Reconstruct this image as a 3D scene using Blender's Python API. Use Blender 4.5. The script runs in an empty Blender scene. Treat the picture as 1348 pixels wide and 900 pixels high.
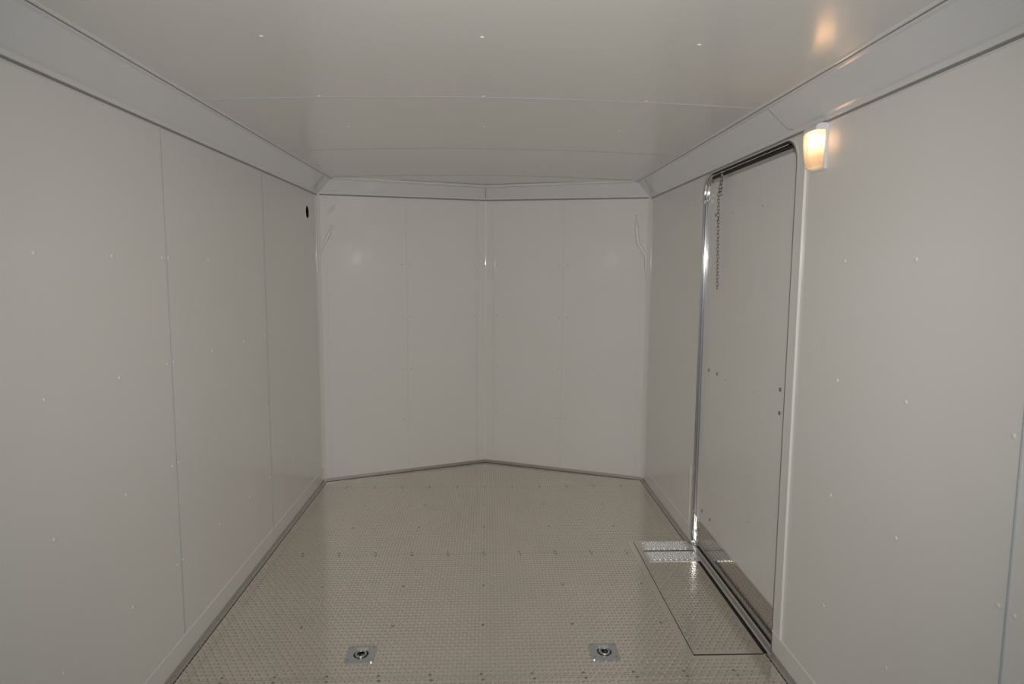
import bpy, bmesh, math
from mathutils import Matrix, Vector

S = bpy.context.scene
COL = S.collection

# ------------------------------------------------------------------ camera
F, PITCH, YAW, ROLL, CX, CZ, D = 863.49374, -0.10908, -0.03726, -0.00664, 0.01856, 1.57296, 4.78234
H = 1.2            # half width of the box
HC = 2.105         # lower edge of the cove
HR = 2.214         # ceiling at the cove
CV = 0.101         # cove projection
NOSE = 0.50        # depth of the V nose
YB = -5.25         # open rear end
cam_d = bpy.data.cameras.new('camera')
cam = bpy.data.objects.new('camera', cam_d)
COL.objects.link(cam)
cam_d.sensor_width = 36.0
cam_d.lens = F * 36.0 / 1348.0
cam_d.clip_start = 0.02
M = (Matrix.Rotation(YAW, 3, 'Z') @ Matrix.Rotation(PITCH, 3, 'X') @ Matrix.Rotation(ROLL, 3, 'Y'))
R3 = Matrix((M.col[0], M.col[2], -M.col[1])).transposed()
cam.matrix_world = Matrix.Translation((CX, -D, CZ)) @ R3.to_4x4()
S.camera = cam

# ------------------------------------------------------------------ light
world = bpy.data.worlds.new('daylight')
S.world = world
world.use_nodes = True
bg = world.node_tree.nodes['Background']
bg.inputs['Color'].default_value = (0.80, 0.91, 1.0, 1)
bg.inputs['Strength'].default_value = 0.46
S.view_settings.view_transform = 'Standard'
S.view_settings.look = 'None'
S.view_settings.exposure = 0.0
S.view_settings.gamma = 1.0
S.view_settings.use_curve_mapping = False

fl = bpy.data.lights.new('camera_flash', 'SPOT')     # the flash on top of the photographer's camera
fl.spot_size = math.radians(100); fl.spot_blend = 1.0; fl.shadow_soft_size = 0.03
fl.energy = 116.0
fl.color = (1.0, 0.955, 0.90)
flo = bpy.data.objects.new('camera_flash', fl); COL.objects.link(flo)
flo.matrix_world = Matrix.Translation((CX, -D, CZ + 0.14)) @ R3.to_4x4()

# ------------------------------------------------------------------ materials
def mat(name, col, rough=0.5, metal=0.0, coat=0.0, coat_r=0.1, spec=0.5):
    m = bpy.data.materials.new(name); m.use_nodes = True
    b = m.node_tree.nodes['Principled BSDF']
    b.inputs['Base Color'].default_value = (*col, 1)
    b.inputs['Roughness'].default_value = rough
    b.inputs['Metallic'].default_value = metal
    b.inputs['Coat Weight'].default_value = coat
    b.inputs['Coat Roughness'].default_value = coat_r
    b.inputs['Specular IOR Level'].default_value = spec
    return m

def add_wave(m, scale, strength, stretch=(1, 1, 1), dist=0.01):
    nt = m.node_tree; b = nt.nodes['Principled BSDF']
    tc = nt.nodes.new('ShaderNodeTexCoord'); mp = nt.nodes.new('ShaderNodeMapping')
    mp.inputs['Scale'].default_value = stretch
    nz = nt.nodes.new('ShaderNodeTexNoise'); nz.inputs['Scale'].default_value = scale
    nz.inputs['Detail'].default_value = 3
    bu = nt.nodes.new('ShaderNodeBump'); bu.inputs['Strength'].default_value = strength
    bu.inputs['Distance'].default_value = dist
    nt.links.new(tc.outputs['Object'], mp.inputs['Vector'])
    nt.links.new(mp.outputs['Vector'], nz.inputs['Vector'])
    nt.links.new(nz.outputs['Fac'], bu.inputs['Height'])
    nt.links.new(bu.outputs['Normal'], b.inputs['Normal'])
    if 'Coat Normal' in b.inputs: nt.links.new(bu.outputs['Normal'], b.inputs['Coat Normal'])
    # very faint mottling of the colour
    cr = nt.nodes.new('ShaderNodeMix'); cr.data_type = 'RGBA'
    c = b.inputs['Base Color'].default_value[:]
    cr.inputs[6].default_value = (c[0] * .975, c[1] * .97, c[2] * .955, 1)
    cr.inputs[7].default_value = (min(c[0] * 1.02, 1), min(c[1] * 1.02, 1), min(c[2] * 1.02, 1), 1)
    n2 = nt.nodes.new('ShaderNodeTexNoise'); n2.inputs['Scale'].default_value = 2.3
    nt.links.new(tc.outputs['Object'], n2.inputs['Vector'])
    nt.links.new(n2.outputs['Fac'], cr.inputs[0])
    nt.links.new(cr.outputs[2], b.inputs['Base Color'])

W_COL = (0.87, 0.853, 0.828)
m_wall = mat('white_painted_sheet', W_COL, 0.42, coat=0.5, coat_r=0.16); add_wave(m_wall, 1.6, 0.25, (1, 1, .7))
m_front = mat('white_film_sheet', (0.885, 0.868, 0.845), 0.40, coat=0.45, coat_r=0.07); add_wave(m_front, 2.6, 0.5, (1, 1, .8))
m_ceil = mat('ceiling_sheet', (0.87, 0.855, 0.828), 0.36, coat=0.9, coat_r=0.17); add_wave(m_ceil, 1.3, 0.25, (.7, 1, 1))
m_film = mat('film_wrinkle_highlight', (0.95, 0.95, 0.94), 0.5)  # whitened to put bright light streaks into the film wrinkles
m_cove = mat('cove_white', (0.805, 0.808, 0.83), 0.35, coat=0.8, coat_r=0.06); add_wave(m_cove, 2.2, 0.2)
m_trim = mat('trim_white', (0.84, 0.825, 0.80), 0.3, coat=0.4)
m_groove = mat('groove_shade_and_joints', (0.30, 0.30, 0.29), 0.5)  # grey stands for shade in the cove grooves; also colours joints and brackets
m_seam = mat('seam_strip_grey', (0.50, 0.52, 0.54), 0.45)  # even grey of the slim seam strips
m_rivet = mat('white_rivet', (0.86, 0.85, 0.82), 0.22, coat=1.0)
m_alu = mat('mill_aluminium', (0.62, 0.61, 0.59), 0.3, 1.0)
m_chrome = mat('bright_aluminium', (0.62, 0.62, 0.64), 0.065, 1.0)
m_zinc = mat('zinc_plate', (0.60, 0.62, 0.64), 0.28, 1.0)
m_black = mat('black_rubber', (0.012, 0.012, 0.012), 0.6)
m_dark = mat('dark_subfloor', (0.05, 0.045, 0.04), 0.8)
m_screw = mat('steel_screw', (0.37, 0.35, 0.325), 0.3, 1.0)
m_bolt = mat('zinc_bolt', (0.35, 0.36, 0.38), 0.25, 1.0)
m_house = mat('lamp_housing_white', (0.82, 0.84, 0.86), 0.35, coat=.3)

def metal(name, col, rough, metallic, coat=0.0):
    m = mat(name, col, rough, metallic, coat=coat, coat_r=.08)
    nt = m.node_tree; N = nt.nodes; L = nt.links; b = N['Principled BSDF']
    tc = N.new('ShaderNodeTexCoord'); nz = N.new('ShaderNodeTexNoise'); nz.inputs['Scale'].default_value = 3.0
    nz.inputs['Detail'].default_value = 4
    L.new(tc.outputs['Object'], nz.inputs['Vector'])
    m2 = N.new('ShaderNodeMix'); m2.data_type = 'RGBA'
    m2.inputs[6].default_value = (*[c*.92 for c in col], 1); m2.inputs[7].default_value = (*[min(1, c*1.06) for c in col], 1)
    L.new(nz.outputs['Fac'], m2.inputs[0]); L.new(m2.outputs[2], b.inputs['Base Color'])
    ro = N.new('ShaderNodeMapRange'); ro.inputs[3].default_value = rough * .8; ro.inputs[4].default_value = rough * 1.3
    L.new(nz.outputs['Fac'], ro.inputs[0]); L.new(ro.outputs[0], b.inputs['Roughness'])
    return m
m_floor = metal('tread_plate', (0.84, 0.785, 0.715), 0.14, 0.9)
m_plate = metal('tread_plate_overlay', (0.81, 0.755, 0.69), 0.17, 0.92)
m_bare = metal('bare_bright_tread_plate', (0.96, 0.96, 0.98), 0.36, 1.0)
m_lug = metal('shaded_tread_lugs', (0.58, 0.54, 0.485), 0.45, 0.9)  # darker colour stands for tilted lug sides reflecting less light
m_lug_kick = metal('shaded_kick_lugs', (0.50, 0.48, 0.45), 0.2, 1.0)  # kick plate lugs darkened likewise, shading put into the colour
m_kick = metal('tread_plate_kick', (0.66, 0.635, 0.60), 0.13, 1.0)

def tread(name, m, parent, u0, u1, v0, v1, base, period=(.034, .050), side=False, inside=None, h=.0013, tops=.5):
    """the raised lugs of a tread plate: one mesh, on z = base (or on x = base facing -x)"""
    V, Fc = [], []
    pu, pv = period
    ll, lw = pu*.27, pu*.095
    i0, i1 = int(math.floor(u0/pu*2))-1, int(math.ceil(u1/pu*2))+2
    j0, j1 = int(math.floor(v0/pv*2))-1, int(math.ceil(v1/pv*2))+2
    for i in range(i0, i1):
        for j in range(j0, j1):
            cu, cv = i*pu/2, j*pv/2
            if cu <= u0 or cu >= u1 or cv <= v0 or cv >= v1: continue
            if inside and not inside(cu, cv): continue
            a = math.pi/4 if (i+j) % 2 == 0 else -math.pi/4
            c, s_ = math.cos(a), math.sin(a); n = len(V)
            for k, z in ((1, 0), (tops, h)):
                for p, q in ((1, 0), (.45, .9), (-.45, .9), (-1, 0), (-.45, -.9), (.45, -.9)):
                    x = p*ll*(k if z == 0 else .8); y = q*lw*k
                    uu, vv_ = cu + x*c - y*s_, cv + x*s_ + y*c
                    V.append((base - z, uu, vv_) if side else (uu, vv_, base + z))
            for k in range(6):
                f = (n+k, n+(k+1) % 6, n+6+(k+1) % 6, n+6+k); Fc.append(f[::-1] if side else f)
            f = tuple(n+6+k for k in range(6)); Fc.append(f[::-1] if side else f)
    me = bpy.data.meshes.new(name); me.from_pydata(V, [], Fc); me.update()
    return me
def join_tread(o, me, off=(0, 0, 0), lug=None):
    """merge the lug mesh into the plate it is rolled on"""
    bm = bmesh.new(); bm.from_mesh(me)
    o.data.materials.append(lug or o.data.materials[0])
    for f in bm.faces: f.material_index = 1
    bmesh.ops.translate(bm, verts=bm.verts, vec=-Vector(off)); bm.from_mesh(o.data); bm.to_mesh(o.data); bm.free(); bpy.data.meshes.remove(me)

# ------------------------------------------------------------------ helpers
def link(name, bm, m, parent=None, smooth=False, loc=None):
    bmesh.ops.recalc_face_normals(bm, faces=bm.faces)
    me = bpy.data.meshes.new(name); bm.to_mesh(me); bm.free()
    if smooth:
        for f in me.polygons: f.use_smooth = True
    for x in (m if isinstance(m, (list, tuple)) else [m]): me.materials.append(x)
    o = bpy.data.objects.new(name, me); COL.objects.link(o)
    if parent is not None: o.parent = parent
    if loc is not None: o.location = loc
    return o

def tag(o, label=None, cat=None, group=None, kind=None):
    if label: o['label'] = label
    if cat: o['category'] = cat
    if group: o['group'] = group
    if kind: o['kind'] = kind
    return o

def empty(name, loc, label, cat, group=None):
    o = bpy.data.objects.new(name, None); COL.objects.link(o); o.location = loc
    o.empty_display_size = .05
    return tag(o, label, cat, group)

def box(bm, a, b):
    x0, y0, z0 = a; x1, y1, z1 = b
    vs = [bm.verts.new(v) for v in ((x0,y0,z0),(x1,y0,z0),(x1,y1,z0),(x0,y1,z0),(x0,y0,z1),(x1,y0,z1),(x1,y1,z1),(x0,y1,z1))]
    for f in ((0,3,2,1),(4,5,6,7),(0,1,5,4),(1,2,6,5),(2,3,7,6),(3,0,4,7)): bm.faces.new([vs[i] for i in f])

def prism(bm, pts, z0, z1, axis='z'):
    def P(a, b, c): return {'z': (a, b, c), 'x': (c, a, b), 'y': (a, c, b)}[axis]
    lo = [bm.verts.new(P(a, b, z0)) for a, b in pts]; hi = [bm.verts.new(P(a, b, z1)) for a, b in pts]
    n = len(pts)
    bm.faces.new(lo[::-1]); bm.faces.new(hi)
    for i in range(n): bm.faces.new((lo[i], lo[(i+1) % n], hi[(i+1) % n], hi[i]))

def loft(bm, rings, closed=True, caps=True):
    """rings: list of point lists; joins consecutive rings."""
    R = [[bm.verts.new(p) for p in r] for r in rings]
    n = len(R[0]); m = n if closed else n - 1
    for a, b in zip(R, R[1:]):
        for i in range(m): bm.faces.new((a[i], a[(i+1) % n], b[(i+1) % n], b[i]))
    if caps and closed:
        bm.faces.new(R[0][::-1]); bm.faces.new(R[-1])

def tube(bm, path, r, n=8, closed=False):
    path = [Vector(p) for p in path]; N_ = len(path); rings = []
    up = Vector((0, 0, 1))
    for i, p in enumerate(path):
        a = path[(i-1) % N_] if (closed or i > 0) else p
        b = path[(i+1) % N_] if (closed or i < N_-1) else p
        t = (b - a).normalized()
        ref = up if abs(t.dot(up)) < .95 else Vector((1, 0, 0))
        s = t.cross(ref).normalized(); w = s.cross(t)
        rings.append([p + s * (r*math.cos(2*math.pi*k/n)) + w * (r*math.sin(2*math.pi*k/n)) for k in range(n)])
    if closed:
        R = [[bm.verts.new(p) for p in q] for q in rings]
        for i in range(N_):
            a = R[i]; b = R[(i+1) % N_]
            for k in range(n): bm.faces.new((a[k], a[(k+1) % n], b[(k+1) % n], b[k]))
    else: loft(bm, rings)

def dome_mesh(name, r, h, m, slot=False):
    """rivet head, base at z=0 facing +z"""
    bm = bmesh.new(); n = 12; rings = []
    for k, (rr, zz) in enumerate(((1, 0), (1, .25), (.85, .65), (.5, .93))):
        rings.append([(r*rr*math.cos(2*math.pi*i/n), r*rr*math.sin(2*math.pi*i/n), h*zz) for i in range(n)])
    loft(bm, rings)
    bmesh.ops.recalc_face_normals(bm, faces=bm.faces)
    me = bpy.data.meshes.new(name); bm.to_mesh(me); bm.free(); me.materials.append(m)
    for f in me.polygons: f.use_smooth = len(f.vertices) == 4
    return me
me_rivet = dome_mesh('rivet', .0066, .0036, m_rivet)
me_screw = dome_mesh('floor_screw', .0062, .0030, m_screw)
me_bolt = dome_mesh('bolt', .0085, .006, m_bolt)
me_small = dome_mesh('small_screw', .0035, .002, m_screw)

def stud(me, name, loc, nrm, parent):
    o = bpy.data.objects.new(name, me); COL.objects.link(o); o.parent = parent
    q = Vector((0, 0, 1)).rotation_difference(Vector(nrm))
    o.rotation_mode = 'QUATERNION'; o.rotation_quaternion = q
    o.location = Vector(loc) - (parent.location if parent.parent is None else parent.location + parent.parent.location)
    return o

def crown(x): return HR + .027 * (1 - min(1, (x / 1.1) ** 2))

# ------------------------------------------------------------------ floor
T = .05
bm = bmesh.new()
prism(bm, [(-H-T, YB), (H+T, YB), (H+T, 0.02), (0, NOSE+.06), (-H-T, 0.02)], -.08, -.004)
floor = tag(link('floor', bm, m_dark), 'silver diamond tread plate floor of the trailer, laid in sheets', 'floor', kind='structure')
ys = [YB, -4.61, -3.50, -2.385, -1.265, -.135]
g = .0006
for y0, y1 in zip(ys, ys[1:]):
    bm = bmesh.new(); box(bm, (-H, y0+g, -.004), (H, y1-g, 0)); o = link('tread_plate', bm, m_floor, floor)
    join_tread(o, tread('t', m_floor, None, -H+.02, H-.02, y0, y1, 0, inside=lambda x, y: not (x > .85 and -2.28 < y < -1.11)), lug=m_lug)
bm = bmesh.new(); prism(bm, [(-H, -.135+g), (H, -.135+g), (H, 0), (0, NOSE), (-H, 0)], -.004, 0)
o = link('tread_plate', bm, m_floor, floor)
join_tread(o, tread('t', m_floor, None, -H, H, -.13, NOSE, 0, inside=lambda x, y: y < NOSE*(1-abs(x)/H) - .03), lug=m_lug)
def fs(x, y): stud(me_screw, 'screw', (x, y, 0), (0, 0, 1), floor)
for i in range(-5, 6):
    x = i * .2
    fs(x, -.117); fs(x, -.152)
    for y in (-1.265, -2.385):
        if y == -1.265 and x > .85: continue
        fs(x - .003, y + .017); fs(x + .003, y - .017)
for x in (-.8, -.4, 0, .4, .8):
    for y in (-.5, -.885, -1.64, -2.01, -2.75):
        fs(x, y)
fs(0, .24)

# ------------------------------------------------------------------ walls
def stairs_side(s, hole=None):
    """side wall slab with optional door notch, s = -1 / +1"""
    bm = bmesh.new()
    if hole is None:
        box(bm, (min(s*H, s*(H+T)), YB, -.08), (max(s*H, s*(H+T)), .02, 2.34))
    else:
        y0, y1, z1, r = hole
        pts = [(YB, -.08), (y0, -.08), (y0, z1 - r)]
        for k in range(1, 9):
            a = math.pi - k * math.pi / 16; pts.append((y0 + r + r*math.cos(a), z1 - r + r*math.sin(a)))
        for k in range(0, 9):
            a = math.pi/2 - k * math.pi / 16; pts.append((y1 - r + r*math.cos(a), z1 - r + r*math.sin(a)))
        pts += [(y1, -.08), (.02, -.08), (.02, 2.34), (YB, 2.34)]
        lo = [bm.verts.new((H, a, b)) for a, b in pts]; hi = [bm.verts.new((H + T, a, b)) for a, b in pts]
        n = len(pts)
        e0 = [bm.edges.new((lo[i], lo[(i+1) % n])) for i in range(n)]
        e1 = [bm.edges.new((hi[i], hi[(i+1) % n])) for i in range(n)]
        bmesh.ops.triangle_fill(bm, edges=e0, use_beauty=True); bmesh.ops.triangle_fill(bm, edges=e1, use_beauty=True)
        for i in range(n): bm.faces.new((lo[i], lo[(i+1) % n], hi[(i+1) % n], hi[i]))
    return bm

DY0, DY1, DZ, DR = -2.262, -1.172, 2.088, .10     # door opening
# left wall has a real round port hole cut in it
HY, HZ, HRAD = -.25, 1.952, .043
bm = bmesh.new()
Q = .08; sq = []
for k in range(24):
    a = 2*math.pi*k/24; c, s_ = math.cos(a), math.sin(a); m_ = max(abs(c), abs(s_)); sq.append((HY + Q*c/m_, HZ + Q*s_/m_))
hole = [(HY + HRAD*math.cos(2*math.pi*k/24), HZ + HRAD*math.sin(2*math.pi*k/24)) for k in range(24)]
rims = []
for x in (-H, -H-T):
    a_ = [bm.verts.new((x, *p)) for p in sq]; b_ = [bm.verts.new((x, *p)) for p in hole]; rims.append(b_)
    for i in range(24): bm.faces.new((a_[i], a_[(i+1) % 24], b_[(i+1) % 24], b_[i]))
    def quad(y0, z0, y1, z1): bm.faces.new([bm.verts.new((x, *p)) for p in ((y0, z0), (y1, z0), (y1, z1), (y0, z1))])
    quad(YB, -.08, HY-Q, 2.34); quad(HY+Q, -.08, .02, 2.34); quad(HY-Q, -.08, HY+Q, HZ-Q); quad(HY-Q, HZ+Q, HY+Q, 2.34)
for i in range(24): bm.faces.new((rims[0][i], rims[0][(i+1) % 24], rims[1][(i+1) % 24], rims[1][i]))
for (y0, z0), (y1, z1) in (((YB, -.08), (.02, -.08)), ((.02, -.08), (.02, 2.34)), ((.02, 2.34), (YB, 2.34)), ((YB, 2.34), (YB, -.08))):
    bm.faces.new([bm.verts.new(p) for p in ((-H, y0, z0), (-H, y1, z1), (-H-T, y1, z1), (-H-T, y0, z0))])
wall_l = tag(link('wall_left', bm, m_wall), 'off white sheet wall on the left with rivet rows', 'wall', kind='structure')
wall_r = tag(link('wall_right', stairs_side(1, (DY0, DY1, DZ, DR)), m_wall), 'off white sheet wall on the right around the side door', 'wall', kind='structure')

# front V wall
bm = bmesh.new()
prism(bm, [(-H, 0), (0, NOSE), (H, 0), (H+T, .02), (0, NOSE+.06), (-H-T, .02)], -.08, 2.34)
wall_f = tag(link('wall_front', bm, m_front), 'V shaped off white front wall folding back at its centre', 'wall', kind='structure')

# vertical seams on the sheets: slim raised battens
def side_seam(s, y, parent):
    bm = bmesh.new()
    x = s*H
    prism(bm, [(x, y-.004), (x - s*.0022, y-.002), (x - s*.0022, y+.002), (x, y+.004)], .106, HC)
    link('seam_strip', bm, m_seam, parent)
for y in (-2.232, -1.13, -3.34, -4.45): side_seam(-1, y, wall_l)
for y in (-3.407, -4.51): side_seam(1, y, wall_r)
ZR = (.41, .81, 1.21, 1.61)
for z in ZR:
    for y in (-.745, -1.478, -1.852, -2.59, -2.96, -2.262, -2.214, -1.16, -1.1, -.38):
        if y == -.38 and z > 1: continue
        stud(me_rivet, 'rivet', (-H, y, z), (1, 0, 0), wall_l)
    for y in (-2.635, -3.0, -3.383, -3.43, -.42, -.8):
        stud(me_rivet, 'rivet', (H, y, z), (-1, 0, 0), wall_r)

# front wall seams, nose cover and rivets
def fpt(t, off, s):     # point on the front wall, t = |x|, off = distance in front of it
    nx, ny = NOSE, H; l = math.hypot(nx, ny)
    x = s*t; y = NOSE * (1 - t / H)
    return (x - s*off*nx/l, y - off*ny/l)
for s in (-1, 1):
    for t in (.595,):
        bm = bmesh.new()
        a = fpt(t-.0025, 0, s); b = fpt(t-.001, .0018, s); c = fpt(t+.001, .0018, s); d = fpt(t+.0025, 0, s)
        prism(bm, [a, b, c, d], .03, HC + .01); link('seam_strip', bm, m_trim, wall_f)
    for z in (.42, .81, 1.21, 1.61):
        for t in (.57, .63, .09):
            x, y = fpt(t, 0, s); stud(me_small, 'rivet', (x, y, z), (-s*NOSE, -H, 0), wall_f)
    # fold line beside the corner
    bm = bmesh.new(); prism(bm, [fpt(1.135, 0, s), fpt(1.136, .0012, s), fpt(1.138, .0012, s), fpt(1.139, 0, s)], .03, HC)
    link('seam_strip', bm, m_front, wall_f)
for s, pts in ((-1, ((1.178, 1.69), (1.133, 1.80), (1.10, 1.888))), (-1, ((1.128, 1.96), (1.10, 2.0), (1.083, 2.027))),
               (1, ((1.10, 1.983), (1.105, 1.87), (1.117, 1.777), (1.172, 1.683), (1.183, 1.45))), (1, ((1.089, 2.02), (1.133, 1.994)))):
    bm = bmesh.new(); rings = []
    for k, (t, z) in enumerate(pts):
        w = .016 if 0 < k < len(pts)-1 else .004
        rings.append([(*fpt(t - w, -.0005, s), z), (*fpt(t - w*.3, .002, s), z), (*fpt(t + w*.3, .002, s), z), (*fpt(t + w, -.0005, s), z)])
    loft(bm, rings); link('film_wrinkle', bm, m_film, wall_f, smooth=True)
bm = bmesh.new()      # nose cover: bent strip with beaded edges and centre ridge
tt = .072
prof = [fpt(tt, 0, -1), fpt(tt, .006, -1), fpt(tt-.006, .006, -1), fpt(tt-.009, .002, -1), fpt(.007, .002, -1), (0, NOSE-.0065),
        fpt(.007, .002, 1), fpt(tt-.009, .002, 1), fpt(tt-.006, .006, 1), fpt(tt, .006, 1), fpt(tt, 0, 1), (0, NOSE)]
prism(bm, prof, .02, HC + .02)
o = tag(link('trim_1', bm, m_front), 'narrow beaded strip covering the vertical fold of the front wall', 'trim', kind='structure')
bv = o.modifiers.new('b', 'BEVEL'); bv.width = .0005; bv.segments = 1

# vertical corner mouldings
for s, nm, lb in ((-1, 'trim_2', 'white vertical corner moulding at the far left corner'), (1, 'trim_3', 'white vertical corner moulding at the far right corner')):
    bm = bmesh.new()
    x = s*H
    prism(bm, [(x, -.036), (x - s*.006, -.036), (x - s*.007, -.030), (x - s*.003, -.026), (x - s*.003, -.010), (x - s*.014, -.004), (x - s*.022, .002), (x - s*.02, .008), (x, .004)], .02, HC)
    o = tag(link(nm, bm, m_trim), lb, 'trim', kind='structure')
    bv = o.modifiers.new('b', 'BEVEL'); bv.width = .001; bv.segments = 2

# ------------------------------------------------------------------ ceiling
bm = bmesh.new()
NX = 24
xs = [-1.11 + 2.22*i/NX for i in range(NX+1)]
def ceil_strip(y0, y1):
    bm = bmesh.new()
    rings = []
    for y in (y0, y1):
        rings.append([(x, y, crown(x)) for x in xs] + [(x, y, 2.30) for x in reversed(xs)])
    loft(bm, rings)
    return bm
cut = [YB, -4.3, -3.22, -2.135, -1.05, -.02]
bm = bmesh.new()
prism(bm, [(-H-T, YB), (H+T, YB), (H+T, 0.02), (0, NOSE+.06), (-H-T, 0.02)], 2.30, 2.34)
ceil = tag(link('ceiling', bm, m_ceil), 'slightly arched off white sheet ceiling', 'ceiling', kind='structure')
for i, (y0, y1) in enumerate(zip(cut, cut[1:])):
    o = link('ceiling_sheet', ceil_strip(y0, y1), m_ceil, ceil, smooth=False)
    for f in o.data.polygons: f.use_smooth = True
    o.data.set_sharp_from_angle(angle=.5)
# nose sheet
bm = bmesh.new()
low = []; top = []
n = 24
fr = [(-1.11 + 2.22*i/n) for i in range(n+1)]
a = [bm.verts.new((x, -.02, crown(x) + .0)) for x in fr]
b_ = [bm.verts.new((x, max(-.018, (NOSE + .0) * (1 - abs(x)/H)), crown(x) * .3 + HR * .7 + .004)) for x in fr]
c_ = [bm.verts.new((x, -.02, 2.30)) for x in fr]
for i in range(n):
    bm.faces.new((a[i], a[i+1], b_[i+1], b_[i]))
o = link('ceiling_sheet', bm, m_ceil, ceil)
md = o.modifiers.new('s', 'SOLIDIFY'); md.thickness = .004; md.offset = 1
# seam strips
def ceil_seam(y, w=.004):
    bm = bmesh.new(); rings = []
    for x in xs:
        z = crown(x)
        rings.append([(x, y-w, z+.001), (x, y-w*.5, z-.0022), (x, y+w*.5, z-.0022), (x, y+w, z+.001)])
    loft(bm, rings); link('seam_strip', bm, m_seam, ceil)
for y in cut[1:]: ceil_seam(y)
for y in (-2.80, -2.152, -1.61, -1.066, -.04, -3.4):
    for x in (-.63, 0, .635):
        stud(me_rivet, 'rivet', (x, y, crown(x)), (0, 0, -1), ceil)

# ------------------------------------------------------------------ coves
def cove_profile():
    # (inset from wall, z), closed loop; panel face seen from inside
    return [(.004, HC-.008), (.011, HC-.008), (.013, HC-.004), (.016, HC+.006), (.024, HC+.012), (CV-.006, HR-.014), (CV+.004, HR-.010),
            (CV+.006, HR-.006), (CV+.002, HR+.03), (.0, HR+.03)]
def nose_cove_profile():
    return [(.002, HC+.012), (.010, HC+.012), (.012, HC+.016), (.012, HC+.024), (.072, HR-.012), (.078, HR-.010), (.080, HR-.004), (.076, HR+.03), (.0, HR+.03)]
def cove(nm, s, lb, y0, y1):
    bm = bmesh.new(); P = cove_profile()
    loft(bm, [[(s*(H - i), y, z) for i, z in P] for y in (y0, y1)])
    o = tag(link(nm, bm, m_cove), lb, 'trim', kind='structure')
    bv = o.modifiers.new('b', 'BEVEL'); bv.width = .0015; bv.segments = 2
    # joint strips and channels belong to the cove
    bm = bmesh.new()       # channel under the cove, its shade put into the grey
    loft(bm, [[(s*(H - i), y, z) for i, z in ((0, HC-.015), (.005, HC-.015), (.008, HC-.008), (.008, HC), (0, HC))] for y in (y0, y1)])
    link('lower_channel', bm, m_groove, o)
    bm = bmesh.new()
    loft(bm, [[(s*(H - i), y, z) for i, z in ((0, HC-.019), (.005, HC-.019), (.005, HC-.0155), (0, HC-.0155))] for y in (y0, y1)])
    link('lower_bead', bm, m_trim, o)
    bm = bmesh.new()       # channel between cove and ceiling, groove shade put into its grey
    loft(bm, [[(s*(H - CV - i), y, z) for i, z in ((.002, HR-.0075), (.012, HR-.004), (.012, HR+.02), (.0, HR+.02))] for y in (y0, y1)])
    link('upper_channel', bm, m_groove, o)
    bm = bmesh.new()
    loft(bm, [[(s*(H - CV - i), y, z) for i, z in ((.012, HR-.0055), (.018, HR-.0035), (.020, HR+.004), (.012, HR+.012))] for y in (y0, y1)])
    link('upper_bead', bm, m_trim, o)
    return o
cove_l = cove('trim_4', -1, 'white sloping cove panel along the left side of the ceiling', YB, .02)
cove_r = cove('trim_5', 1, 'white sloping cove panel along the right side of the ceiling', YB, .02)
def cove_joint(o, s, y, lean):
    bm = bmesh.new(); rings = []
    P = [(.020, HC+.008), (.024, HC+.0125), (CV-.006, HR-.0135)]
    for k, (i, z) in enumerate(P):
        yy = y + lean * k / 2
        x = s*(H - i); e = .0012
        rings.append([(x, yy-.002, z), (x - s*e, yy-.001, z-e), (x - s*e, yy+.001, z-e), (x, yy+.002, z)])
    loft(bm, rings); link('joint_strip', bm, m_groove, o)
cove_joint(cove_r, 1, -2.25, .06)
cove_joint(cove_r, 1, -.17, -.02); cove_joint(cove_l, -1, -.17, -.02)
cove_joint(cove_r, 1, -.11, -.05); cove_joint(cove_l, -1, -.11, -.05)
for y in (-2.88, -2.35, -1.6): 
    stud(me_small, 'rivet', (-(H-CV+.012), y, HR-.018), (.7, 0, -.7), cove_l)
    stud(me_small, 'rivet', (H-CV+.012, y-.3, HR-.018), (-.7, 0, -.7), cove_r)
for s, nm, lb in ((-1, 'trim_6', 'white cove panel above the left half of the front wall'), (1, 'trim_7', 'white cove panel above the right half of the front wall')):
    bm = bmesh.new(); P = nose_cove_profile(); rings = []
    for q in range(9):
        k = q/8; ring = []
        for i, z in P:
            zz = z - .016 * (1 - k) * max(0, 1 - (z - HC) / (HR - HC)) + .007*k*max(0, 1 - (z - HC) / (HR - HC))
            ring.append((s * (H - i*.95) * (1-k), k*(NOSE - i*1.04) + (1-k)*(-i*.02 - .001), zz))
        rings.append(ring)
    loft(bm, rings)
    o = tag(link(nm, bm, m_cove), lb, 'trim', kind='structure')
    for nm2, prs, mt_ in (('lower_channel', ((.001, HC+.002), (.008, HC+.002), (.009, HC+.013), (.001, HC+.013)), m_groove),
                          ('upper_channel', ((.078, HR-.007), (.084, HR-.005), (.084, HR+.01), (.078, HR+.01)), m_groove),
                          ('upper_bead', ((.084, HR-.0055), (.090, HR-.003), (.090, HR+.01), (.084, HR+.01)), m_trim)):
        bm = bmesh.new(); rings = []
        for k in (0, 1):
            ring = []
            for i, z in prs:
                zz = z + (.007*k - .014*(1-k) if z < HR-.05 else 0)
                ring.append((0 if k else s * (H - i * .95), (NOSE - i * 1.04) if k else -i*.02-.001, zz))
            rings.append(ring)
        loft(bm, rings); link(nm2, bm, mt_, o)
# thin joint at the nose of the front cove
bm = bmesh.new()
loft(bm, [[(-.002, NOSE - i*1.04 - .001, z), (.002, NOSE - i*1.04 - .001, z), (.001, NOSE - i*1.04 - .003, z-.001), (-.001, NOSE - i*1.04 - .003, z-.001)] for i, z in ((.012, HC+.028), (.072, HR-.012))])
link('joint_strip', bm, m_groove, bpy.data.objects['trim_6'])

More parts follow.
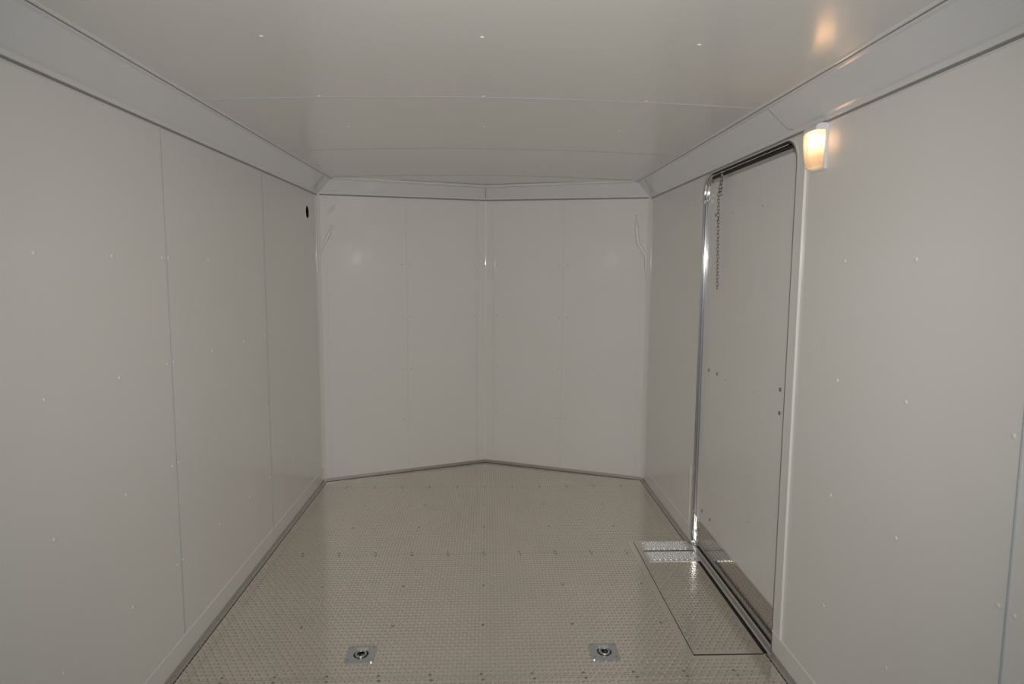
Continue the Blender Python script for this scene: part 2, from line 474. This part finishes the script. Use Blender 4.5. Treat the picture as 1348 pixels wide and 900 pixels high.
# ------------------------------------------------------------------ baseboards and floor angles
def base(nm, s, lb, spans):
    bm = bmesh.new()
    for y0, y1 in spans:
        prof = [(0, .014), (.004, .014), (.004, .098), (.0065, .100), (.0065, .105), (0, .107)]
        loft(bm, [[(s*(H - i), y, z) for i, z in prof] for y in (y0, y1)])
    o = tag(link(nm, bm, m_wall), lb, 'baseboard', kind='structure')
    bm = bmesh.new()
    for y0, y1 in spans:
        loft(bm, [[(s*(H - i), y, z) for i, z in ((.004, .099), (.0075, .0995), (.0075, .1045), (.002, .108))] for y in (y0, y1)])
    link('edge_bead', bm, m_trim, o)
    for y0, y1 in spans:
        bm = bmesh.new()
        prof = [(0, 0), (.025, 0), (.025, .0025), (.0235, .003), (.009, .0045), (.007, .010), (.006, .018), (0, .019)]
        loft(bm, [[(s*(H - i), y, z) for i, z in prof] for y in (y0, y1)])
        a = link('floor_angle', bm, m_alu, o)
        bm = bmesh.new(); box(bm, (min(s*(H-.025), s*(H-.0285)), y0, 0), (max(s*(H-.025), s*(H-.0285)), y1, .0012))
        link('black_edge_line', bm, m_black, o)  # thin black line along the outer edge of the angle
        y = y1 - .1
        while y > max(y0, -3.2):
            stud(me_small, 'screw', (s*(H - .017), y, .0035), (0, 0, 1), o); y -= .205
    return o
base('baseboard_left', -1, 'off white skirting band with aluminium floor angle along the left wall', [(YB, -.002)])
base('baseboard_right', 1, 'off white skirting band with aluminium floor angle along the right wall', [(YB, DY0-.002), (DY1+.012, -.002)])
bm = bmesh.new()
for s in (-1, 1):
    prof = [(0, 0), (.022, 0), (.022, .0025), (.007, .004), (.006, .022), (0, .022)]
    loft(bm, [[(s*(H - i*.3), -i*.6-.001, z) for i, z in prof], [(0, NOSE - i*1.06, z) for i, z in prof]])
bf = tag(link('baseboard_front', bm, m_alu), 'aluminium floor angle along the foot of the front wall', 'baseboard', kind='structure')
bm = bmesh.new()
for s in (-1, 1):
    prof = [(.021, 0), (.025, 0), (.025, .0018), (.021, .0018)]
    loft(bm, [[(s*(H - i*.3), -i*.6-.001, z) for i, z in prof], [(0, NOSE - i*1.06, z) for i, z in prof]])
link('black_edge_line', bm, m_black, bf)  # same black line along the front angle

# ------------------------------------------------------------------ door with its frame
door = tag(bpy.data.objects.new('door_1', None), 'tall white side door with tread plate kick panel and bright aluminium frame', 'door', kind='structure')
COL.objects.link(door); door.location = (H, (DY0+DY1)/2, 0)
DL = Vector(door.location)
def dlink(name, bm, m, parent=None, smooth=False):
    """coordinates given in world space, parented to the door"""
    bmesh.ops.translate(bm, verts=bm.verts, vec=-DL)
    return link(name, bm, m, parent or door, smooth)
def opening_path(inset, z0=0.0, r=DR):
    """points up the far side, over the top, down the near side, inset inward; returns (y, z)"""
    a0, a1, zt = DY0 + inset, DY1 - inset, DZ - inset; rr = max(r - inset, .01)
    pts = [(a1, z0), (a1, zt - rr)]
    for k in range(1, 8):
        a = k*math.pi/16; pts.append((a1 - rr + rr*math.cos(a), zt - rr + rr*math.sin(a)))
    pts += [(a1 - rr, zt), (a0 + rr, zt)]
    for k in range(1, 8):
        a = math.pi/2 + k*math.pi/16; pts.append((a0 + rr + rr*math.cos(a), zt - rr + rr*math.sin(a)))
    pts += [(a0, zt - rr), (a0, z0)]
    return pts
def sweep(name, prof, m, z0=0.0, sel=None):
    """prof: (inset, x) closed; swept round the opening"""
    bm = bmesh.new()
    paths = [opening_path(i, z0) for i, x in prof]
    idx = range(len(paths[0])) if sel is None else sel
    loft(bm, [[(prof[j][1], paths[j][k][0], paths[j][k][1]) for j in range(len(prof))] for k in idx])
    return dlink(name, bm, m)
XD = H + .022        # door face
n_all = len(opening_path(0))
# bright jamb on the far side (ribbed), with the painted flange around
m_edge_shade = mat('edge_shade_grey', (.20, .20, .20), .5)  # grey that stands for shade at the near opening edge
rib = [(-.008, H-.0005), (-.008, H-.004), (.001, H-.0045), (.004, H+.000), (.002, H+.005), (.006, H+.008), (.003, H+.011), (.003, H+.018), (.008, H+.021), (.008, H+.025), (.010, H+.028), (-.003, H+.0295), (-.003, H-.0005)]
sweep('far_jamb', rib, m_chrome, .012, range(0, 2))
bend = [(-.010, H-.0005), (-.010, H-.004), (.004, H-.006), (.010, H-.002), (.012, H+.006), (.018, H+.012), (.022, H+.022), (.024, H+.028), (-.003, H+.028), (-.003, H-.0005)]
sweep('corner_bend', bend, m_alu, .012, range(1, 10))
fl_ = [(-.010, H-.0005), (-.010, H-.003), (.001, H-.0035), (.002, H+.001), (-.003, H+.003), (-.003, H-.0005)]
sweep('frame_flange', fl_, m_trim, .012, range(9, n_all))
sweep('edge_shade_strip', [(.0002, H-.0048), (.006, H-.0045), (.006, H+.003), (.0002, H+.003)], m_edge_shade, .012, range(n_all-9, n_all))  # strip added to draw a line of shade down the near edge
sweep('top_seal', [(-.003, H+.003), (.003, H+.003), (.012, H+.006), (.012, H+.015), (-.003, H+.015)], m_black, .012, range(8, n_all-1))
sweep('top_rail', [(.011, H+.0065), (.0125, H+.005), (.0155, H+.006), (.0155, H+.010), (.011, H+.012)], m_chrome, .012, range(9, n_all-9))
sweep('inner_seal', [(-.003, H+.0155), (.014, H+.0155), (.018, H+.011), (.028, H+.014), (.030, H+.022), (-.003, H+.022)], m_black, .012, range(8, n_all-1))
sweep('header', [(-.003, H+.022), (.028, H+.021), (.030, H+.018), (.046, H+.019), (.048, H+.030), (-.003, H+.030)], m_alu, .012, range(8, n_all-1))
for y in (DY0+.075, DY1-.08):
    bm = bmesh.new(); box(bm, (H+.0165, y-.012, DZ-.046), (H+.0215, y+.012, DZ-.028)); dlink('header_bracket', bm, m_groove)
# chrome collar at the joint of bend and jamb
bm = bmesh.new(); box(bm, (H-.007, DY1-.012, DZ-.150), (H+.012, DY1+.010, DZ-.125)); o = dlink('joint_collar', bm, m_chrome)
o.modifiers.new('b', 'BEVEL').width = .003
bm = bmesh.new(); box(bm, (H-.008, DY1-.016, DZ-.106), (H+.012, DY1+.010, DZ-.098)); o = dlink('joint_collar', bm, m_chrome)
o.modifiers.new('b', 'BEVEL').width = .002
# panel
bm = bmesh.new(); box(bm, (XD, DY0-.02, .004), (XD+.03, DY1+.02, DZ+.02))
dp = dlink('door_panel', bm, m_wall)
KZ = .170
bm = bmesh.new(); box(bm, (XD-.003, DY0+.006, .012), (XD, DY1-.006, KZ)); o = dlink('kick_plate', bm, m_kick); join_tread(o, tread('t', m_kick, None, DY0+.016, DY1-.016, .022, KZ-.010, XD-.003, (.030, .044), True, h=.0012), DL, m_lug_kick); o['label'] = 'dark tread plate kick panel'
for y, z in ((-1.305, 1.869), (-1.426, 1.04), (-1.296, 1.04), (-1.275, .24), (-1.405, .24), (-2.165, 1.092), (-2.17, .995)):
    stud(me_bolt, 'bolt', (XD, y, z), (-1, 0, 0), door)
for y in (-1.55, -1.9):
    for z in (1.86, 1.03, .42): stud(me_small, 'screw', (XD, y, z), (-1, 0, 0), door)
for y in (-1.5, -1.8, -2.05, -2.235): stud(me_small, 'screw', (XD-.003, y, KZ-.012), (-1, 0, 0), door)
for y in (-1.36, -1.62, -1.9, -2.16): stud(me_small, 'screw', (H+.0055, y, DZ-.014), (-1, 0, 0), door)
for z in (.55, 1.05, 1.2): stud(me_small, 'screw', (H+.018, DY1-.003, z), (0, -1, 0), door)
# sill
bm = bmesh.new()
loft(bm, [[(H-.018, y, 0), (H-.018, y, .004), (H-.013, y, .009), (H+.004, y, .010), (H+.007, y, .007), (H+.013, y, .0105), (H+.022, y, .0105), (H+.04, y, -.05), (H-.0, y, -.05)] for y in (DY0, DY1)])
dlink('sill', bm, m_alu)
bm = bmesh.new(); box(bm, (H-.034, DY0+.004, 0), (H-.018, DY1-.03, .0018)); dlink('sill_seal', bm, m_black)
bm = bmesh.new()
k = DY0 + .01
while k < DY1 - .05:
    box(bm, (H+.0135, k, .0095), (H+.0165, k+.014, .0135)); k += .02
dlink('sill_weather_strip', bm, m_black)
# painted post beside the door
bm = bmesh.new()
loft(bm, [[(H, DY0-.073, z), (H-.0075, DY0-.072, z), (H-.0075, DY0-.067, z), (H-.004, DY0-.064, z), (H-.004, DY0-.013, z), (H, DY0-.012, z)] for z in (.1, HC-.022)])
tag(link('trim_8', bm, m_wall), 'off white post strip on the near side of the side door', 'trim', kind='structure')
bm = bmesh.new(); box(bm, (H-.0085, DY0-.0735, .1), (H-.0, DY0-.070, HC-.022))
link('edge_bead', bm, m_wall, bpy.data.objects['trim_8'])
# same bead on the far side panel
bm = bmesh.new(); box(bm, (H-.003, -1.118, .1), (H-.0, -1.115, .45)); link('seam_strip', bm, m_trim, wall_r)

# ------------------------------------------------------------------ plate on the floor in front of the door
px0, px1, py0, py1, pz = .872, 1.163, -2.262, -1.128, .0032
pl = empty('entry_plate', (px0, py0, 0), 'thin tread plate sheet laid on the floor in front of the side door', 'floor plate')
def plk(name, bm, m):
    bmesh.ops.translate(bm, verts=bm.verts, vec=-Vector(pl.location)); return link(name, bm, m, pl)
bm = bmesh.new(); prism(bm, [(px0, py0), (px1, py0), (px1, py1), (px0, py1)], .0002, pz); o = plk('plate', bm, m_plate)
join_tread(o, tread('t', m_plate, None, px0+.012, px1-.012, py0+.012, py1, pz, inside=lambda x, y: y < -1.415), pl.location, m_lug)
bm = bmesh.new()
e = .0018
box(bm, (px0-e, py0-e, 0), (px0, py1, .0012)); box(bm, (px0, py0-e, 0), (px1, py0+.0003, .0020)); plk('edge_gap', bm, m_black)
for x, y in ((px0+.03, -1.15), (px0+.03, -1.7), (px0+.03, -2.2), (px1-.03, -1.6), (px1-.03, -2.05), (1.03, -1.62), (1.03, -2.0), (.93, -1.45)):
    stud(me_small, 'screw', (x, y, pz), (0, 0, 1), pl)
# bright bare strips across its far end
for (y0, y1), lb in (((-1.262, -1.135), 'bright bare tread plate strip across the entry, the one farther from the camera'), ((-1.40, -1.274), 'bright bare tread plate strip across the entry, the one nearer the camera')):
    bm = bmesh.new(); prism(bm, [(px0+.028, y0), (H-.019, y0), (H-.019, y1), (px0+.028, y1)], 0, .0025)
    o = link('tread_strip', bm, m_bare, loc=(0, 0, pz + .0002)); join_tread(o, tread('t', m_bare, None, px0+.038, H-.03, y0+.008, y1-.008, .0025, (.030, .034), h=.0058, tops=.25)); tag(o, lb, 'metal strip', 'bright strips across the entry')
bm = bmesh.new(); box(bm, (px0+.028, -1.274, pz), (px1+.02, -1.262, pz+.0012)); plk('strip_gap', bm, m_black)

# ------------------------------------------------------------------ recessed tie-down rings
m_clip = mat('bright_zinc', (.82, .85, .9), .3, 1.0)
def tie_down(x, y, label):
    t = empty('tie_down', (x, y, 0), label, 'tie-down ring', 'recessed tie-downs in the floor')
    w, d, c = .059, .058, .012
    out = []
    for sx, sy, a0 in ((1, 1, 0), (-1, 1, 90), (-1, -1, 180), (1, -1, 270)):
        for k in range(5):
            a = math.radians(a0 + k*22.5); out.append((sx*(w-c) + c*math.cos(a), sy*(d-c) + c*math.sin(a)))
    # cut-out: round bowl joined with a slot for the clip
    inn = []
    R = .030; cy = -.006
    for k in range(-50, 231, 10):
        pass
    for k in range(0, 33):
        a = math.radians(125 + k * (290 / 32)); inn.append((R*math.cos(a), cy + R*math.sin(a)))
    inn += [(.024, .030), (-.024, .030)]
    bm = bmesh.new()
    lay = []
    for z in (.0045, .0):
        E_ = []; L_ = []
        for loop in (out, inn):
            vs = [bm.verts.new((a, b, z)) for a, b in loop]; L_.append(vs)
            E_ += [bm.edges.new((vs[i], vs[(i+1) % len(vs)])) for i in range(len(vs))]
        bmesh.ops.triangle_fill(bm, edges=E_, use_beauty=True); lay.append(L_)
    for q in (0, 1):
        A, B = lay[0][q], lay[1][q]
        for i in range(len(A)): bm.faces.new((A[i], A[(i+1) % len(A)], B[(i+1) % len(A)], B[i]))
    link('plate', bm, m_zinc, t).modifiers.new('b', 'BEVEL').width = .0012
    bm = bmesh.new()          # shallow pan seen through the cut-out
    vs = [[bm.verts.new((a*s_, cy + (b-cy)*s_, z)) for a, b in inn] for s_, z in ((1.0, .002), (.9, .0005))]
    for i in range(len(inn)): bm.faces.new((vs[0][i], vs[0][(i+1) % len(inn)], vs[1][(i+1) % len(inn)], vs[1][i]))
    bm.faces.new(vs[1])
    link('recess_pan', bm, m_black, t)
    bm = bmesh.new()          # ring lying in the recess
    tube(bm, [(.0195*math.cos(2*math.pi*k/28), cy-.003 + .0215*math.sin(2*math.pi*k/28), .0070) for k in range(28)], .0045, 10, closed=True)
    link('ring', bm, m_zinc, t, smooth=True)
    bm = bmesh.new()          # clip holding the ring
    loft(bm, [[(sx, y, z) for y, z in ((.0335, .0045), (.0335, .0085), (.029, .0115), (.021, .0125), (.0165, .0105), (.015, .0060), (.0165, .0045))] for sx in (-.0225, .0225)])
    o = link('clip', bm, m_clip, t); o.modifiers.new('b', 'BEVEL').width = .001
    for sx in (-1, 1):
        for sy in (-1, 1):
            o = bpy.data.objects.new('screw', me_small); COL.objects.link(o); o.parent = t; o.location = (sx*.045, sy*.044, .0045)
    bm = bmesh.new()          # flange at the near edge
    prism(bm, [(-.046, -d-.007), (.046, -d-.007), (.048, -d-.001), (-.048, -d-.001)], 0, .0035)
    link('front_lip', bm, m_chrome, t)
    return t
tie_down(-.497, -2.222, 'square zinc tie-down ring in the floor, the left one')
tie_down(.505, -2.228, 'square zinc tie-down ring in the floor, the right one')

# ------------------------------------------------------------------ round cable port in the left wall
port = empty('cable_port', (-H, HY, HZ), 'round black hole with a pale rim high on the left wall', 'cable port')
bm = bmesh.new(); rings = []
for k in range(24):
    a = 2*math.pi*k/24; c, s_ = math.cos(a), math.sin(a)
    rings.append([(x, r*c, r*s_) for r, x in ((HRAD-.001, -.02), (HRAD-.001, .003), (HRAD+.002, .005), (HRAD+.008, .004), (HRAD+.010, .0003))])
R = [[bm.verts.new(p) for p in r] for r in rings]
for i in range(24):
    for k in range(4): bm.faces.new((R[i][k], R[i][k+1], R[(i+1) % 24][k+1], R[(i+1) % 24][k]))
link('rim', bm, m_trim, port, smooth=True)
bm = bmesh.new(); rings = []
for x, r in ((.001, HRAD-.001), (-.045, HRAD-.001), (-.045, .0005)):
    rings.append([(x, r*math.cos(2*math.pi*k/24), r*math.sin(2*math.pi*k/24)) for k in range(24)])
loft(bm, rings, caps=False); link('sleeve', bm, m_black, port)
bm = bmesh.new(); tube(bm, [(-.03, .005, -.03), (-.012, .012, 0), (-.014, .008, .02), (-.03, 0, .036)], .004, 8); link('cable', bm, m_black, port, smooth=True)

# ------------------------------------------------------------------ hanging chain by the door
m_chain = mat('dark_steel_chain', (.32, .32, .33), .35, 1.0)
ch = empty('door_chain', (H-.006, -1.44, DZ-.004), 'thin steel chain hanging in front of the far side of the side door', 'chain')
def chain_link_path(c, d, L_, r, turn):
    d = Vector(d).normalized(); ref = Vector((1, 0, 0)) if turn else Vector((0, 1, 0))
    s_ = (ref - d*ref.dot(d)).normalized()
    return [Vector(c) + d*(L_/2*math.cos(2*math.pi*k/14)) + s_*(r*math.sin(2*math.pi*k/14)) for k in range(14)]
def strand(name, a, b, L_=.022, w=.0068, wire=.0021):
    a = Vector(a); b = Vector(b); n = max(2, int((b-a).length / (L_*.78))); bm = bmesh.new()
    for k in range(n):
        c = a + (b-a)*(k+.5)/n; tube(bm, chain_link_path(c, b-a, L_, w, k % 2), wire, 5, closed=True)
    return link(name, bm, m_chain, ch, smooth=True)
X0 = .0
bm = bmesh.new(); tube(bm, [(.018, .0, .0), (.012, 0, -.012), (.004, .004, -.020), (-.002, 0, -.014), (.002, -.006, -.008)], .002, 6); link('hook', bm, m_chrome, ch, smooth=True)
strand('folded_strand', (.004, .000, -.020), (.0, .024, -.128))
strand('folded_strand', (.004, -.006, -.020), (.0, -.006, -.128))
strand('hanging_strand', (.0, .024, -.128), (-.002, -.014, -.60), wire=.0017)
bm = bmesh.new(); tube(bm, [(-.002, .004, -.245), (-.003, .010, -.239), (-.003, .016, -.244), (-.003, .012, -.253), (-.003, .020, -.260), (-.003, .026, -.254)], .0022, 6); link('s_hook', bm, m_bolt, ch, smooth=True)

# ------------------------------------------------------------------ wall lamp
LX, LY, LZ = H, -2.428, 2.0125
lamp = empty('wall_lamp', (LX, LY, LZ), 'small lit wall lamp with warm ribbed lens beside the side door', 'lamp')
lamp.scale = (.74, .92, .97)
hw, hh = .055, .083
bm = bmesh.new()         # backplate
def rrect(w, h, r, x, n=4):
    out = []
    for sy, sz, a0 in ((1, 1, 0), (-1, 1, 90), (-1, -1, 180), (1, -1, 270)):
        for k in range(n+1):
            a = math.radians(a0 + 90*k/n); out.append((x, sy*(w-r) + r*math.cos(a), sz*(h-r) + r*math.sin(a)))
    return out
loft(bm, [rrect(hw, hh, .006, 0), rrect(hw, hh, .006, -.010), rrect(hw-.002, hh-.002, .006, -.012)])
link('backplate', bm, m_house, lamp)
bm = bmesh.new()         # hood above the lens
prof = [(0, .056), (0, .0805), (-.03, .0805), (-.046, .077), (-.056, .068), (-.057, .056)]
loft(bm, [[(x - .0, y, z) for x, z in prof] for y in (-hw+.004, hw-.004)])
link('hood', bm, m_house, lamp)
# lens
m_lens = bpy.data.materials.new('frosted_lens'); m_lens.use_nodes = True
nt = m_lens.node_tree; nt.nodes.clear()
out = nt.nodes.new('ShaderNodeOutputMaterial'); tr = nt.nodes.new('ShaderNodeBsdfTranslucent'); gl = nt.nodes.new('ShaderNodeBsdfGlossy'); mx = nt.nodes.new('ShaderNodeMixShader')
tr.inputs['Color'].default_value = (1.0, .86, .70, 1); gl.inputs['Roughness'].default_value = .15
tc = nt.nodes.new('ShaderNodeTexCoord'); wv = nt.nodes.new('ShaderNodeTexWave'); wv.bands_direction = 'Z'; wv.inputs['Scale'].default_value = 60; wv.inputs['Distortion'].default_value = .6
bu = nt.nodes.new('ShaderNodeBump'); bu.inputs['Strength'].default_value = .4; bu.inputs['Distance'].default_value = .002
nt.links.new(tc.outputs['Object'], wv.inputs['Vector']); nt.links.new(wv.outputs['Fac'], bu.inputs['Height'])
nt.links.new(bu.outputs['Normal'], tr.inputs['Normal']); nt.links.new(bu.outputs['Normal'], gl.inputs['Normal'])
mx.inputs[0].default_value = .06
nt.links.new(tr.outputs[0], mx.inputs[1]); nt.links.new(gl.outputs[0], mx.inputs[2]); nt.links.new(mx.outputs[0], out.inputs[0])
bm = bmesh.new()
rings = []
for z, dpt, w in ((.0565, .058, .050), (.045, .062, .050), (.0, .060, .048), (-.04, .054, .046), (-.066, .046, .044), (-.074, .036, .040)):
    rings.append([(-.012, -w, z), (-dpt+.012, -w, z), (-dpt+.003, -w+.004, z), (-dpt, -w+.014, z), (-dpt, w-.014, z), (-dpt+.003, w-.004, z), (-dpt+.012, w, z), (-.012, w, z)])
loft(bm, rings, closed=False)
bm.verts.ensure_lookup_table(); bm.faces.new([bm.verts[len(bm.verts)-8+i] for i in range(8)])
link('lens', bm, m_lens, lamp, smooth=True)
bm = bmesh.new(); tube(bm, [(-.0605, .010*math.cos(2*math.pi*k/16), .012+.024*math.sin(2*math.pi*k/16)) for k in range(16)], .0014, 6, closed=True)
link('lens_emblem_ring', bm, m_lens, lamp, smooth=True)
m_bulb = bpy.data.materials.new('glowing_bulb'); m_bulb.use_nodes = True
b = m_bulb.node_tree.nodes['Principled BSDF']; b.inputs['Emission Color'].default_value = (1, .72, .42, 1); b.inputs['Emission Strength'].default_value = 5
bm = bmesh.new(); bmesh.ops.create_uvsphere(bm, u_segments=12, v_segments=8, radius=.008, matrix=Matrix.Translation((-.022, -.006, .018)) @ Matrix.Diagonal((1, 1, 1.5, 1)))
link('bulb', bm, m_bulb, lamp, smooth=True)
bl = bpy.data.lights.new('bulb_glow', 'POINT'); bl.energy = .12; bl.color = (1.0, .63, .36); bl.shadow_soft_size = .006
blo = bpy.data.objects.new('bulb_glow', bl); COL.objects.link(blo); blo.parent = lamp; blo.location = (-.038, -.016, .016)
